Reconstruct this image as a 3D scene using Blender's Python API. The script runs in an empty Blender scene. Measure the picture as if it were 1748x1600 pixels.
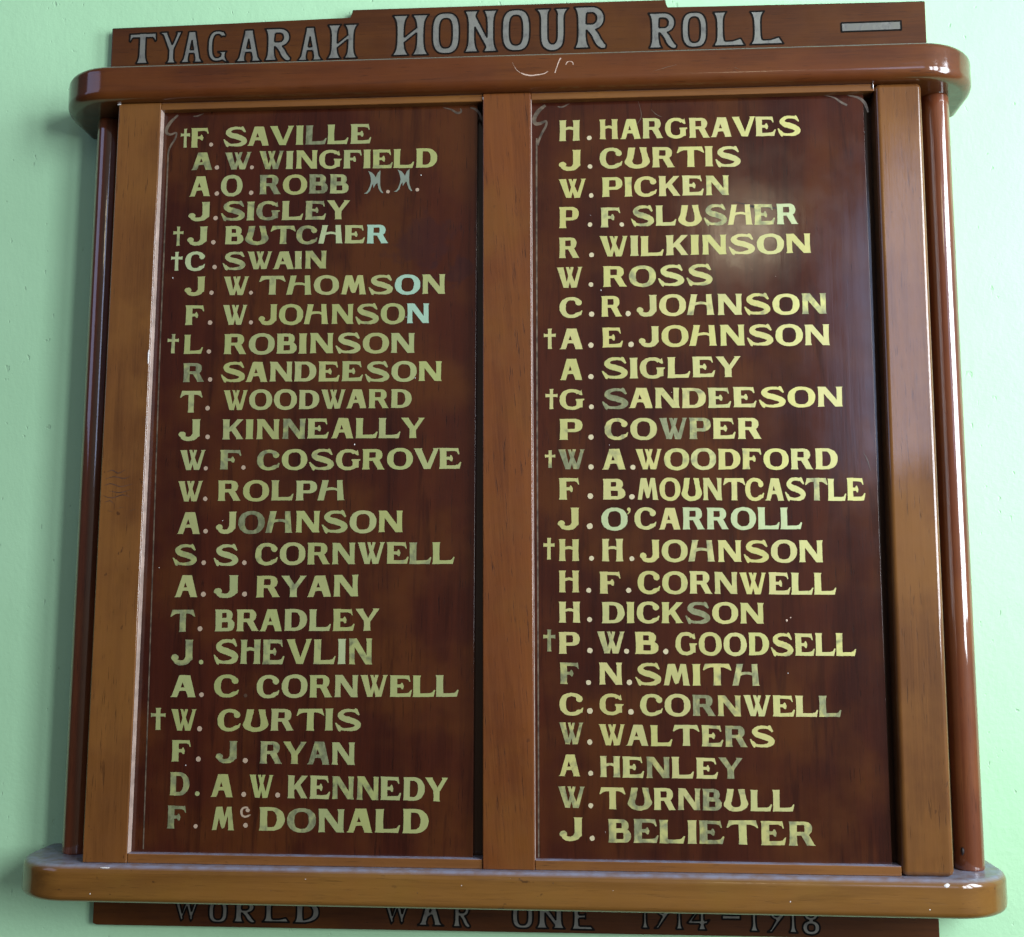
import bpy, bmesh, math, random
from mathutils import Vector, Matrix, geometry

# ---------------------------------------------------------------- camera, world, lamps, exposure
scn = bpy.context.scene
C = scn.collection
cam_d = bpy.data.cameras.new('camera')
cam = bpy.data.objects.new('camera', cam_d)
C.objects.link(cam)
cam.matrix_world = Matrix(((0.997867, 0.005766, 0.065024, 0.532), (0.065238, -0.123272, -0.990226, -1.203),
                           (0.002306, 0.992356, -0.123385, 0.2659), (0, 0, 0, 1)))
cam_d.sensor_width = 36.0
cam_d.lens = 39.8207
cam_d.clip_start = 0.05
cam_d.clip_end = 60.0
scn.camera = cam

world = bpy.data.worlds.new('World')
scn.world = world
world.use_nodes = True
wb = world.node_tree.nodes['Background']
# the hall itself: dim to the left and below, brighter behind the camera and towards the windows
wnt = world.node_tree
wtc = wnt.nodes.new('ShaderNodeTexCoord'); wsep = wnt.nodes.new('ShaderNodeSeparateXYZ')
wnt.links.new(wtc.outputs['Generated'], wsep.inputs[0])
def wramp(sock, stops):
    r = wnt.nodes.new('ShaderNodeValToRGB')
    while len(r.color_ramp.elements) < len(stops): r.color_ramp.elements.new(0.5)
    for e, (p_, c_) in zip(r.color_ramp.elements, stops): e.position = p_; e.color = (*c_, 1)
    m_ = wnt.nodes.new('ShaderNodeMapRange'); m_.inputs[1].default_value = -1; m_.inputs[2].default_value = 1
    wnt.links.new(sock, m_.inputs[0]); wnt.links.new(m_.outputs[0], r.inputs['Fac']); return r.outputs['Color']
side = wramp(wsep.outputs['X'], [(0.0, (0.05, 0.06, 0.11)), (0.3, (0.20, 0.20, 0.23)), (0.52, (0.78, 0.74, 0.66)), (0.68, (1.05, 1.0, 0.92))])
upd = wramp(wsep.outputs['Z'], [(0.0, (0.09, 0.08, 0.06)), (0.42, (0.42, 0.38, 0.31)), (0.6, (1.0, 1.0, 1.0)), (1.0, (1.0, 1.0, 1.0))])
wm = wnt.nodes.new('ShaderNodeMix'); wm.data_type = 'RGBA'; wm.blend_type = 'MULTIPLY'; wm.inputs[0].default_value = 1
wnt.links.new(side, wm.inputs[6]); wnt.links.new(upd, wm.inputs[7]); wnt.links.new(wm.outputs[2], wb.inputs['Color'])
wb.inputs['Strength'].default_value = 0.30

scn.view_settings.view_transform = 'Standard'
scn.view_settings.look = 'None'
scn.view_settings.exposure = 0.22
scn.view_settings.gamma = 1.0
scn.view_settings.use_curve_mapping = False

def window_light(name, x, y, z, w, h, watts, col, face):
    # daylight coming in through a window of the hall: x along the wall, y up, z out into the room (metres)
    d = bpy.data.lights.new(name, 'AREA')
    d.shape = 'RECTANGLE'; d.size = w; d.size_y = h; d.energy = watts; d.color = col
    o = bpy.data.objects.new(name, d); C.objects.link(o)
    o.location = (x, -z, y)
    o.rotation_euler = Vector(face).to_track_quat('-Z', 'Y').to_euler()
    return o
DAY = (0.86, 0.92, 1.0)
window_light('window_light', 2.6, 1.02, 2.20, 0.55, 1.8, 76, DAY, (-1, 0, 0))
window_light('window_light', 2.6, 1.02, 3.05, 0.55, 1.8, 76, DAY, (-1, 0, 0))
window_light('window_light', 1.9, 0.80, 0.72, 0.45, 1.1, 32, (0.82, 0.91, 1.0), (-1, 0, 0))
window_light('window_light', 2.6, 2.2, 6.4, 2.4, 2.0, 48, (0.50, 0.64, 1.0), (-1, 0, 0))
window_light('window_light', -2.8, 1.95, 2.4, 2.4, 2.0, 24, (0.50, 0.60, 1.0), (1, 0, 0))
window_light('lamp_light', 1.58, 2.70, 6.0, 0.42, 0.42, 3.6, (1.0, 0.88, 0.62), (-0.2, 1, -0.35))

# ---------------------------------------------------------------- helpers
BASE = Vector((0.45, 0.095, -0.084))        # foot of the board on the wall
def v3(x, y, z): return Vector((x, -z, y)) / 1000.0      # board millimetres -> metres
board = bpy.data.objects.new('honour_board', None)
C.objects.link(board)
board.location = BASE
board.empty_display_size = 0.1
board['label'] = 'varnished brown timber honour roll board with two columns of gilded names on a green wall'
board['category'] = 'honour board'

def link(name, me, mat, parent=None):
    o = bpy.data.objects.new(name, me)
    C.objects.link(o)
    if mat: me.materials.append(mat)
    if parent is not None:
        o.parent = parent
        if parent is board: o.location = -BASE
    return o
def from_bm(name, bm, mat, parent=None, smooth=None):
    me = bpy.data.meshes.new(name)
    bmesh.ops.recalc_face_normals(bm, faces=bm.faces)
    bm.to_mesh(me); bm.free()
    if smooth is not None:
        me.shade_smooth()
        me.set_sharp_from_angle(angle=math.radians(smooth))
    o = link(name, me, mat, parent)
    if smooth is not None:                      # keeps the broad faces flat and only the rounded edges soft
        wn = o.modifiers.new('weighted_normal', 'WEIGHTED_NORMAL'); wn.keep_sharp = True; wn.weight = 100
    return o
def prism(bm, quad, z0, z1, bev=0.0, seg=3):
    # quad: board x,y corners in mm, extruded from depth z0 to z1, edges rounded by bev mm
    n = len(quad)
    a = [bm.verts.new(v3(x, y, z0)) for x, y in quad]
    b = [bm.verts.new(v3(x, y, z1)) for x, y in quad]
    fs = [bm.faces.new(a), bm.faces.new(b[::-1])]
    for i in range(n):
        fs.append(bm.faces.new((a[i], b[i], b[(i + 1) % n], a[(i + 1) % n])))
    if bev:
        es = set()
        for f in fs:
            for e in f.edges: es.add(e)
        bmesh.ops.bevel(bm, geom=list(es), offset=bev / 1000, segments=seg, profile=0.5, affect='EDGES')

# ---------------------------------------------------------------- materials
def newmat(name):
    m = bpy.data.materials.new(name); m.use_nodes = True
    nt = m.node_tree
    return m, nt, nt.nodes['Principled BSDF']
class G:
    def __init__(s, nt): s.nt = nt
    def n(s, t, **kw):
        d = s.nt.nodes.new(t)
        for k, v in kw.items(): setattr(d, k, v)
        return d
    def l(s, a, b): s.nt.links.new(a, b)
    def noise(s, vec, scale, detail=4, rough=0.55, dist=0.0):
        d = s.n('ShaderNodeTexNoise'); d.inputs['Scale'].default_value = scale
        d.inputs['Detail'].default_value = detail; d.inputs['Roughness'].default_value = rough
        d.inputs['Distortion'].default_value = dist
        s.l(vec, d.inputs['Vector']); return d.outputs['Fac']
    def map(s, vec, sc, loc=(0, 0, 0)):
        d = s.n('ShaderNodeMapping'); d.inputs['Scale'].default_value = sc; d.inputs['Location'].default_value = loc
        s.l(vec, d.inputs['Vector']); return d.outputs['Vector']
    def rng(s, val, a, b, c=0.0, d=1.0, smooth=True):
        m = s.n('ShaderNodeMapRange'); m.interpolation_type = 'SMOOTHSTEP' if smooth else 'LINEAR'
        for i, v in enumerate((a, b, c, d)): m.inputs[i + 1].default_value = v
        s.l(val, m.inputs[0]); return m.outputs[0]
    def math(s, op, a, b=None):
        m = s.n('ShaderNodeMath', operation=op)
        for i, v in enumerate((a, b)):
            if v is None: continue
            if isinstance(v, (int, float)): m.inputs[i].default_value = v
            else: s.l(v, m.inputs[i])
        return m.outputs[0]
    def mix(s, fac, a, b, blend='MIX'):
        m = s.n('ShaderNodeMix', data_type='RGBA', blend_type=blend)
        for sock, v in ((m.inputs[0], fac), (m.inputs[6], a), (m.inputs[7], b)):
            if isinstance(v, (int, float)): sock.default_value = v
            elif isinstance(v, tuple): sock.default_value = (*v, 1)
            else: s.l(v, sock)
        return m.outputs[2]
    def bump(s, h, strength, dist, normal=None):
        b = s.n('ShaderNodeBump'); b.inputs['Strength'].default_value = strength; b.inputs['Distance'].default_value = dist
        s.l(h, b.inputs['Height'])
        if normal is not None: s.l(normal, b.inputs['Normal'])
        return b.outputs['Normal']

def wood(name, axis, dark, light, amber, seed, coat=0.85, coat_r=0.06, rough=0.5, dust_sheen=0.0, spots=0.35, stains=(), figure=0.35, pores=0.6, tilt=0.0, spec=0.12, ior=1.6, ripple=0.30, dust_sheen_lo=0.5):
    m, nt, p = newmat(name); g = G(nt)
    co = g.n('ShaderNodeTexCoord').outputs['Object']
    off = (seed * 1.37, seed * 0.71, seed * 2.13)
    ax = {'x': (0.09, 1, 1), 'z': (1, 1, 0.09)}[axis]
    ax2 = {'x': (0.03, 1, 1), 'z': (1, 1, 0.03)}[axis]
    base = co
    if tilt:
        mp = g.n('ShaderNodeMapping'); mp.inputs['Rotation'].default_value = (0, tilt, 0); g.l(co, mp.inputs['Vector']); base = mp.outputs['Vector']
    v1 = g.map(base, ax, off); v2 = g.map(base, ax2, off)
    broad = g.noise(v1, 22, 3, 0.5, 0.6)            # broad bands of tone
    fig = g.noise(v1, 70, 4, 0.6, 0.8)              # figure of the grain
    fibre = g.noise(v2, 520, 6, 0.75)               # fine fibres
    blot = g.noise(g.map(co, (1, 1, 1), off), 9, 4, 0.55)
    c = g.mix(g.rng(broad, 0.22, 0.78), dark, light)
    c = g.mix(g.math('MULTIPLY', g.rng(blot, 0.42, 0.68), 0.75), c, amber)
    c = g.mix(g.math('MULTIPLY', g.rng(fig, 0.52, 0.70), figure), c, tuple(0.62 * a for a in dark))
    streak = g.noise(v2, 130, 5, 0.65)
    c = g.mix(g.math('MULTIPLY', g.rng(fibre, 0.40, 0.66), 0.55), g.mix(0.18, c, tuple(0.35 * a for a in dark)), g.mix(0.5, c, light))
    c = g.mix(g.math('MULTIPLY', g.rng(streak, 0.50, 0.70), 0.24), c, tuple(0.7 * a for a in dark))
    # open pores: short dark strokes along the grain
    pv = g.map(base, {'x': (0.055, 1, 1), 'z': (1, 1, 0.055)}[axis], (off[1], off[2], off[0]))
    pore = g.rng(g.noise(pv, 620, 3, 0.6), 0.60, 0.70)
    dens = g.rng(g.noise(g.map(co, (1, 1, 1), off), 26, 2), 0.34, 0.60)
    c = g.mix(g.math('MULTIPLY', g.math('MULTIPLY', pore, dens), pores), c, tuple(0.3 * a for a in dark))
    # small brown spots and age marks in the varnish
    sp = g.rng(g.noise(g.map(co, (1, 1, 0.6) if axis == 'z' else (0.6, 1, 1), off), 150, 2, 0.5), 0.69, 0.76)
    sd = g.rng(g.noise(g.map(co, (1, 1, 1), (off[2], off[0], off[1])), 7, 2), 0.48, 0.62)
    c = g.mix(g.math('MULTIPLY', g.math('MULTIPLY', sp, sd), spots), c, (0.018, 0.006, 0.004))
    for sx, sy, sr, col, amt in stains:             # old stains of a definite place and outline
        vm = g.n('ShaderNodeVectorMath', operation='DISTANCE'); g.l(co, vm.inputs[0])
        vm.inputs[1].default_value = (sx / 1000, 0.01, sy / 1000)
        wob = g.math('ADD', vm.outputs['Value'], g.math('MULTIPLY', g.math('SUBTRACT', g.noise(co, 45, 4), 0.5), 0.10))
        c = g.mix(g.math('MULTIPLY', g.rng(wob, sr / 1000, sr * 0.55 / 1000), amt), c, col)
    rv = g.rng(g.noise(g.map(co, (1, 1, 1), off), 60, 4), 0.3, 0.75, rough - 0.07, rough + 0.1)
    cr = g.rng(g.noise(g.map(co, (1, 1, 1), off), 35, 5), 0.3, 0.75, coat_r * 0.75, coat_r * 1.5)
    if dust_sheen:                                        # dusty upward faces; on the rounded edges it paints a pale window highlight
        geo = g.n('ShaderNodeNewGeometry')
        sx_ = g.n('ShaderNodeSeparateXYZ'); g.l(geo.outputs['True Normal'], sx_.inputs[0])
        up = g.rng(sx_.outputs['Z'], dust_sheen_lo, 0.97)
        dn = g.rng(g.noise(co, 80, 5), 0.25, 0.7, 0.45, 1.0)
        df = g.math('MULTIPLY', g.math('MULTIPLY', up, dn), dust_sheen)
        c = g.mix(df, c, (0.22, 0.25, 0.35))  # blue of the window light mixed into the colour
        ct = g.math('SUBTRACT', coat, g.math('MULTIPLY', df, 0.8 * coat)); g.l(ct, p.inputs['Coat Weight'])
    else:
        p.inputs['Coat Weight'].default_value = coat
    g.l(c, p.inputs['Base Color']); g.l(rv, p.inputs['Roughness']); g.l(cr, p.inputs['Coat Roughness'])
    p.inputs['Specular IOR Level'].default_value = spec
    p.inputs['Coat IOR'].default_value = ior
    h = g.math('ADD', g.math('MULTIPLY', fibre, 0.5), g.math('MULTIPLY', g.math('MULTIPLY', pore, dens), -1.2))
    nb = g.bump(h, 0.25, 0.0004)
    wave = g.noise(v1, 30, 3, 0.5)                  # brushed varnish is never quite flat
    nc = g.bump(g.math('ADD', wave, g.math('MULTIPLY', fibre, 0.10)), ripple, 0.0012)
    g.l(nb, p.inputs['Normal']); g.l(nc, p.inputs['Coat Normal'])
    return m

def plain(name, col, rough=0.5, coat=0.0, nscale=300, var=0.25, metallic=0.0, spec=0.5):
    m, nt, p = newmat(name); g = G(nt)
    co = g.n('ShaderNodeTexCoord').outputs['Object']
    f = g.rng(g.noise(co, nscale, 4), 0.3, 0.7)
    g.l(g.mix(f, tuple(a * (1 - var) for a in col), tuple(min(1, a * (1 + var)) for a in col)), p.inputs['Base Color'])
    p.inputs['Roughness'].default_value = rough; p.inputs['Coat Weight'].default_value = coat
    p.inputs['Coat Roughness'].default_value = 0.15; p.inputs['Metallic'].default_value = metallic; p.inputs['Specular IOR Level'].default_value = spec
    return m

M = {}
M['stile'] = wood('varnished_timber_upright', 'z', (0.0998, 0.0353, 0.0082), (0.1837, 0.0705, 0.0163), (0.2099, 0.0881, 0.0188), 1.0, spots=0.6)
M['mullion'] = wood('varnished_timber_mullion', 'z', (0.1136, 0.0298, 0.0062), (0.1893, 0.0577, 0.0113), (0.1623, 0.0596, 0.0102), 3.0, spots=0.5, pores=1.0, tilt=0.07, coat_r=0.14)
M['rail'] = wood('varnished_timber_rail', 'x', (0.1298, 0.0480, 0.0126), (0.2164, 0.0864, 0.0214), (0.2164, 0.0912, 0.0188), 5.0, dust_sheen=0.9)
M['base'] = wood('varnished_timber_base', 'x', (0.1285, 0.0528, 0.0100), (0.2158, 0.0960, 0.0188), (0.2056, 0.1028, 0.0176), 7.0, dust_sheen=0.85, spots=0.6, pores=0.3)
M['cornice'] = wood('varnished_timber_cornice', 'x', (0.0591, 0.0150, 0.0043), (0.1206, 0.0314, 0.0067), (0.1296, 0.0385, 0.0067), 9.0, dust_sheen=0.8)
M['column'] = wood('varnished_timber_column', 'z', (0.1152, 0.0307, 0.0117), (0.1893, 0.0531, 0.0186), (0.1975, 0.0629, 0.0186), 11.0, coat_r=0.04, coat=1.0, ior=1.75)
M['board'] = wood('varnished_timber_title', 'x', (0.0475, 0.0143, 0.0054), (0.0959, 0.0304, 0.0071), (0.1097, 0.0378, 0.0065), 13.0, coat_r=0.14, coat=0.5)
M['box'] = wood('dark_timber_carcass', 'z', (0.0552, 0.0192, 0.0094), (0.0883, 0.0336, 0.0141), (0.0883, 0.0336, 0.0125), 15.0)
PD, PL, PA = (0.026, 0.0046, 0.0028), (0.058, 0.0118, 0.0045), (0.088, 0.0265, 0.0056)
M['panel_a'] = wood('mahogany_panel', 'z', PD, PL, PA, 17.0, coat_r=0.10, ripple=0.12, spec=0.05, spots=0.15, figure=0.6, pores=0.7, coat=0.7,
                    stains=((352, 668, 40, (0.024, 0.008, 0.010), 0.38), (388, 636, 24, (0.020, 0.007, 0.010), 0.38)))
M['panel_b'] = wood('mahogany_panel', 'z', PD, PL, PA, 23.0, coat_r=0.105, ripple=0.14, spec=0.05, spots=0.15, figure=0.6, pores=0.7, coat=0.7,
                    stains=((712, 672, 34, (0.095, 0.055, 0.032), 0.55),))

def leaf_material(name, tcol, tarn_amt=1.0, metal=0.35, rough=0.42):
    m, nt, p = newmat(name); g = G(nt)
    co = g.n('ShaderNodeTexCoord').outputs['Object']
    at = g.n('ShaderNodeAttribute'); at.attribute_name = 'leaf'
    brush = g.noise(g.map(co, (1, 1, 0.5)), 260, 4, 0.6, 0.5)
    patch = g.noise(co, 95, 3, 0.5, 0.3)
    c = g.mix(g.rng(brush, 0.3, 0.72, 0.0, 0.30), at.outputs['Color'], g.mix(0.5, at.outputs['Color'], (0.20, 0.22, 0.10)))
    # tarnished patches: threshold moves with how far gone the letter is
    t = g.math('ADD', g.math('MULTIPLY', at.outputs['Alpha'], 1.0), g.math('MULTIPLY', g.math('SUBTRACT', patch, 0.5), 1.5))
    tf = g.math('MULTIPLY', g.rng(t, 0.30, 0.78), tarn_amt)
    c = g.mix(g.math('MULTIPLY', tf, 0.86), c, g.mix(g.rng(brush, 0.35, 0.65), tcol, tuple(1.9 * a for a in tcol)))
    fine = g.noise(co, 1400, 2)
    c = g.mix(g.math('MULTIPLY', g.rng(fine, 0.62, 0.75), 0.22), c, (0.12, 0.07, 0.03))
    g.l(c, p.inputs['Base Color'])
    p.inputs['Metallic'].default_value = metal; p.inputs['Roughness'].default_value = rough
    g.l(g.bump(brush, 0.15, 0.0003), p.inputs['Normal'])
    return m
M['gold'] = leaf_material('gold_leaf', (0.115, 0.125, 0.070), metal=0.30)
M['silver'] = leaf_material('weathered_silver_leaf', (0.10, 0.10, 0.09), metal=0.25, rough=0.5)
M['outline'] = plain('black_outline_paint', (0.006, 0.005, 0.004), 0.75, spec=0.1)
M['fade'] = plain('faded_gilt_border', (0.075, 0.053, 0.036), 0.45, 0.3, 200, 0.45)
M['fadelt'] = plain('faded_gilt_border_pale', (0.085, 0.064, 0.043), 0.45, 0.3, 110, 0.6)
M['scratch'] = plain('bare_scratched_wood', (0.50, 0.36, 0.27), 0.7, 0, 900, 0.3)
M['chip'] = plain('pale_filler', (0.62, 0.60, 0.58), 0.5, 0.4, 900, 0.2)
M['gouge'] = plain('dark_gouge', (0.012, 0.006, 0.005), 0.6)

# wall paint: pale mint, rolled on rough plaster
m, nt, p = newmat('mint_wall_paint'); g = G(nt)
co = g.n('ShaderNodeTexCoord').outputs['Object']
big = g.noise(co, 2.5, 4); sm = g.noise(co, 26, 5, 0.6); grit = g.noise(co, 210, 4, 0.6); pit = g.noise(g.map(co, (1, 1, 0.6)), 120, 2)
c = g.mix(g.rng(big, 0.3, 0.7), (0.405, 0.70, 0.415), (0.44, 0.74, 0.45))
c = g.mix(g.math('MULTIPLY', g.rng(pit, 0.72, 0.77), 0.25), c, (0.16, 0.27, 0.17))
g.l(c, p.inputs['Base Color']); p.inputs['Roughness'].default_value = 0.55
p.inputs['Specular IOR Level'].default_value = 0.35
h = g.math('ADD', g.math('ADD', g.math('MULTIPLY', sm, 0.9), g.math('MULTIPLY', grit, 0.28)), g.math('MULTIPLY', g.rng(pit, 0.70, 0.76), -0.5))
g.l(g.bump(h, 0.65, 0.0016), p.inputs['Normal'])
M['wall'] = m

# ---------------------------------------------------------------- the wall
bm = bmesh.new()
prism(bm, [(-1900, -1600), (2300, -1600), (2300, 2300), (-1900, 2300)], -195, -95)
wall = from_bm('wall', bm, M['wall'])
wall['kind'] = 'structure'
wall['label'] = 'pale mint green painted plaster wall behind the honour board'
wall['category'] = 'wall'

# ---------------------------------------------------------------- the case
def slab(name, xl, xr, zf, R, y0, y1, r_top, r_bot, mat, zb=-95):
    # moulded shelf: straight back on the wall, rounded front corners, rounded front edges
    def ring(d, y, N=18):
        pts = [(xl + d, zb)]
        for i in range(N + 1):
            a = math.pi - i / N * math.pi / 2
            pts.append((xl + R + (R - d) * math.cos(a), zf - R + (R - d) * math.sin(a)))
        for i in range(1, 24):
            pts.append((xl + R + (xr - xl - 2 * R) * i / 24, zf - d))
        for i in range(N + 1):
            a = math.pi / 2 - i / N * math.pi / 2
            pts.append((xr - R + (R - d) * math.cos(a), zf - R + (R - d) * math.sin(a)))
        pts.append((xr - d, zb))
        return [v3(x, y, z) for x, z in pts]
    prof = []
    for i in range(9):
        a = i / 8 * math.pi / 2
        prof.append((r_bot * (1 - math.sin(a)), y0 + r_bot * (1 - math.cos(a))))
    for i in range(9):
        a = i / 8 * math.pi / 2
        prof.append((r_top * (1 - math.cos(a)), y1 - r_top * (1 - math.sin(a))))
    bm = bmesh.new()
    rows = [[bm.verts.new(p) for p in ring(d, y)] for d, y in prof]
    for a, b in zip(rows, rows[1:]):
        for i in range(len(a) - 1): bm.faces.new((a[i], a[i + 1], b[i + 1], b[i]))
        bm.faces.new((a[-1], a[0], b[0], b[-1]))
    bm.faces.new(rows[0][::-1]); bm.faces.new(rows[-1])
    return from_bm(name, bm, mat, board, 35)
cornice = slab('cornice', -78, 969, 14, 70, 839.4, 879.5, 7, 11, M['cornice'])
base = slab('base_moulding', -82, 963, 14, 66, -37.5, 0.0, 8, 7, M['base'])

def part(name, quad, z0, z1, bev, mat, seg=3):
    bm = bmesh.new(); prism(bm, quad, z0, z1, bev, seg)
    return from_bm(name, bm, mat, board, 40)
T = 839.3
box = part('back_box', [(8, 0.1), (892, 0.1), (892, T), (8, T)], -94.9, -22, 0, M['box'])
part('stile', [(0, 0.1), (47.9, 0.1), (50.6, T), (1.0, T)], -40, 0, 1.3, M['stile'])
part('stile', [(847.2, 0.1), (899.3, 0.1), (900.9, T), (850.2, T)], -40, 0, 6.0, M['stile'], 6)
M['edge'] = plain('pale_edge', (0.40, 0.30, 0.25), 0.4, 0.5, 70, 0.22)  # pale pinkish strips along the right-facing inner edges
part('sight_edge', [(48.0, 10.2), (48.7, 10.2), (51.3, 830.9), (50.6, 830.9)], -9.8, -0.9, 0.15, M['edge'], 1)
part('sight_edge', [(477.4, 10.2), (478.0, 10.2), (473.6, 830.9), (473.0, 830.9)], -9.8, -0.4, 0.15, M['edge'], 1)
part('mullion', [(423.6, 0.1), (477.4, 0.1), (472.9, T), (419.1, T)], -21, 0.4, 1.3, M['mullion'])
for x0, x1, xa, xb in ((48.1, 423.4, 50.7, 418.9), (477.6, 847.0, 473.1, 850.0)):
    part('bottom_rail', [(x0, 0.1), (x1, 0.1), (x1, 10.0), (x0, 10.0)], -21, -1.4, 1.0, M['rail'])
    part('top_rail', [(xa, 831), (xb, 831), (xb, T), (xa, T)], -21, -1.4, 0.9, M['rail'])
panels = []
for x0, x1, mk in ((44, 412.5, 'panel_a'), (470, 840, 'panel_b')):
    panels.append(part('name_panel', [(x0, 4), (x1, 4), (x1, 836), (x0, 836)], -21.5, -10, 0.7, M[mk]))
for cx, cz in ((-29, -50.5), (927, -43.5)):
    bm = bmesh.new(); N = 48; r = 15.2
    prof = [(r - 1.2, 0.1), (r, 1.8)] + [(r, 1.8 + (T - 3.6) * i / 12) for i in range(1, 13)] + [(r - 0.6, T - 0.1)]
    rows = [[bm.verts.new(v3(cx + rr * math.cos(2 * math.pi * k / N), y, cz + rr * math.sin(2 * math.pi * k / N))) for k in range(N)] for rr, y in prof]
    for a, b in zip(rows, rows[1:]):
        for k in range(N): bm.faces.new((a[k], a[(k + 1) % N], b[(k + 1) % N], b[k]))
    bm.faces.new(rows[0][::-1]); bm.faces.new(rows[-1])
    from_bm('column', bm, M['column'], board, 50)
    part('backing_strip', [(cx - 9, 0.1), (cx + 9, 0.1), (cx + 9, T), (cx - 9, T)], -94.8, -52, 0, M['box'])

# stepped title board above the cornice, plain one below the base
header = part('title_board', [(-49, 872), (934.5, 872), (934.5, 979.5), (631, 979), (631, 991.5), (250.8, 991.5), (250.8, 978.8), (-49, 977.6)], -94.8, -83, 2.0, M['board'])
footer = part('date_board', [(-21.5, -83.3), (-17, -85.2), (901, -82.6), (905.5, -80.3), (905.5, -20), (-21.5, -20)], -94.8, -83, 1.2, M['board'])

# ---------------------------------------------------------------- lettering (hand drawn glyphs, cap height 1)
def smooth(pts, n=6):
    out = []
    P = [pts[0]] + list(pts) + [pts[-1]]
    for i in range(1, len(P) - 2):
        for k in range(n):
            t = k / n
            out.append(tuple(0.5 * (2 * P[i][j] + (P[i + 1][j] - P[i - 1][j]) * t + (2 * P[i - 1][j] - 5 * P[i][j] + 4 * P[i + 1][j] - P[i + 2][j]) * t * t
                                    + (3 * P[i][j] - P[i - 1][j] - 3 * P[i + 1][j] + P[i + 2][j]) * t ** 3) for j in range(len(P[0]))))
    out.append(tuple(pts[-1]))
    return out
def strip(a, b): return [[a[i], a[i + 1], b[i + 1], b[i]] for i in range(len(a) - 1)]
def sstrip(a, b, n=4): return strip(smooth(a, n), smooth(b, n))
def stroke(pts, n=5):                       # pts: x, y, width
    s = smooth(pts, n); L, R = [], []
    for i, (x, y, w) in enumerate(s):
        x0, y0, _ = s[max(0, i - 1)]; x1, y1, _ = s[min(len(s) - 1, i + 1)]
        d = math.hypot(x1 - x0, y1 - y0) or 1
        nx, ny = -(y1 - y0) / d * w / 2, (x1 - x0) / d * w / 2
        L.append((x + nx, y + ny)); R.append((x - nx, y - ny))
    return strip(L, R)
def disc(x, y, rx, ry=None, n=14):
    ry = ry or rx
    return [[(x + rx * math.cos(2 * math.pi * k / n), y + ry * math.sin(2 * math.pi * k / n)) for k in range(n)]]
def se(t, rx, ry, cx, cy, e=2.3):
    c, s = math.cos(t), math.sin(t)
    return (cx + rx * math.copysign(abs(c) ** (2 / e), c), cy + ry * math.copysign(abs(s) ** (2 / e), s))
def ring(cx, cy, rx, ry, ix, iy, a0=0, a1=360, e=2.2, ei=2.6, n=30):
    A = [math.radians(a0 + (a1 - a0) * k / n) for k in range(n + 1)]
    return strip([se(t, rx, ry, cx, cy, e) for t in A], [se(t, ix, iy, cx, cy, ei) for t in A])
def bowl(xs, y0, y1, xr, tv, th, e=2.2):
    cy = (y0 + y1) / 2; ry = (y1 - y0) / 2; xm = max(xs, xr - ry * 1.15)
    A = [math.pi / 2 - math.pi * k / 16 for k in range(17)]
    o = [(xs, y1)] + [se(t, xr - xm, ry, xm, cy, e) for t in A] + [(xs, y0)]
    i = [(xs, y1 - th)] + [se(t, xr - tv - xm, ry - th, xm, cy, e) for t in A] + [(xs, y0 + th)]
    return strip(o, i)
def stem(x0, x1, f=0.03, y0=0, y1=1, ft=None, k=0.13):
    ft = f if ft is None else ft
    h = y1 - y0
    l = [(x0 - f, y0), (x0 - f * .35, y0 + k * .4 * h), (x0, y0 + k * h), (x0 + .004, y0 + .5 * h), (x0, y1 - k * h), (x0 - ft * .35, y1 - k * .4 * h), (x0 - ft, y1)]
    r = [(x1 + f, y0), (x1 + f * .35, y0 + k * .4 * h), (x1, y0 + k * h), (x1 - .004, y0 + .5 * h), (x1, y1 - k * h), (x1 + ft * .35, y1 - k * .4 * h), (x1 + ft, y1)]
    return strip(l, r)
def gE(w=1.0, low=True, top=True):
    p = stem(.03, .35)
    if top: p += [[(.3, .845), (.72, .845), (w * .86, .80), (w * .86, .985), (.3, 1)], [(w * .855, .80), (w * .92, .69), (w * .96, .705), (w * .90, 1.0), (w * .855, .985)]]
    if low: p += [[(.3, 0), (w * .80, 0), (w * .80, .175), (.62, .165), (.3, .165)], [(w * .795, 0), (w * .97, 0), (w * 1.05, .315), (w * 1.0, .33), (w * .9, .20), (w * .795, .175)]]
    return p
mid_arm = [[(.3, .43), (.50, .435), (.50, .57), (.3, .575)], [(.49, .435), (.57, .35), (.63, .36), (.66, .5), (.60, .64), (.55, .66), (.49, .57)]]
SG = {}
SG['A'] = [[(.04, .0), (.29, 0), (.34, .10), (.60, .97), (.62, 1), (.36, 1), (.34, .93), (.07, .06)], [(0, 0), (.31, 0), (.285, .05), (.06, .05)],
           [(.40, 1), (.82, 1), (.835, .95), (1.07, .07), (1.08, 0), (.77, 0), (.74, .10), (.41, .93)], [(.75, 0), (1.11, 0), (1.06, .05), (.76, .05)],
           [(.38, .27), (.50, .285), (.60, .285), (.72, .27), (.66, .44), (.44, .44)]]
SG['B'] = stem(.03, .34) + bowl(.25, .46, 1, .86, .29, .155) + bowl(.25, 0, .575, .96, .32, .155)
SG['C'] = ring(.57, .49, .57, .52, .27, .36, 48, 318) + disc(.92, .735, .155, .15) + [[(.80, .155), (.90, .10), (1.04, .12), (1.10, .33), (1.05, .34), (.98, .26), (.86, .24), (.78, .21)]]
SG['D'] = stem(.03, .35) + bowl(.25, 0, 1, 1.1, .34, .15, 2.1)
SG['E'] = gE() + mid_arm
SG['F'] = gE(.98, low=False) + mid_arm
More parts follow.
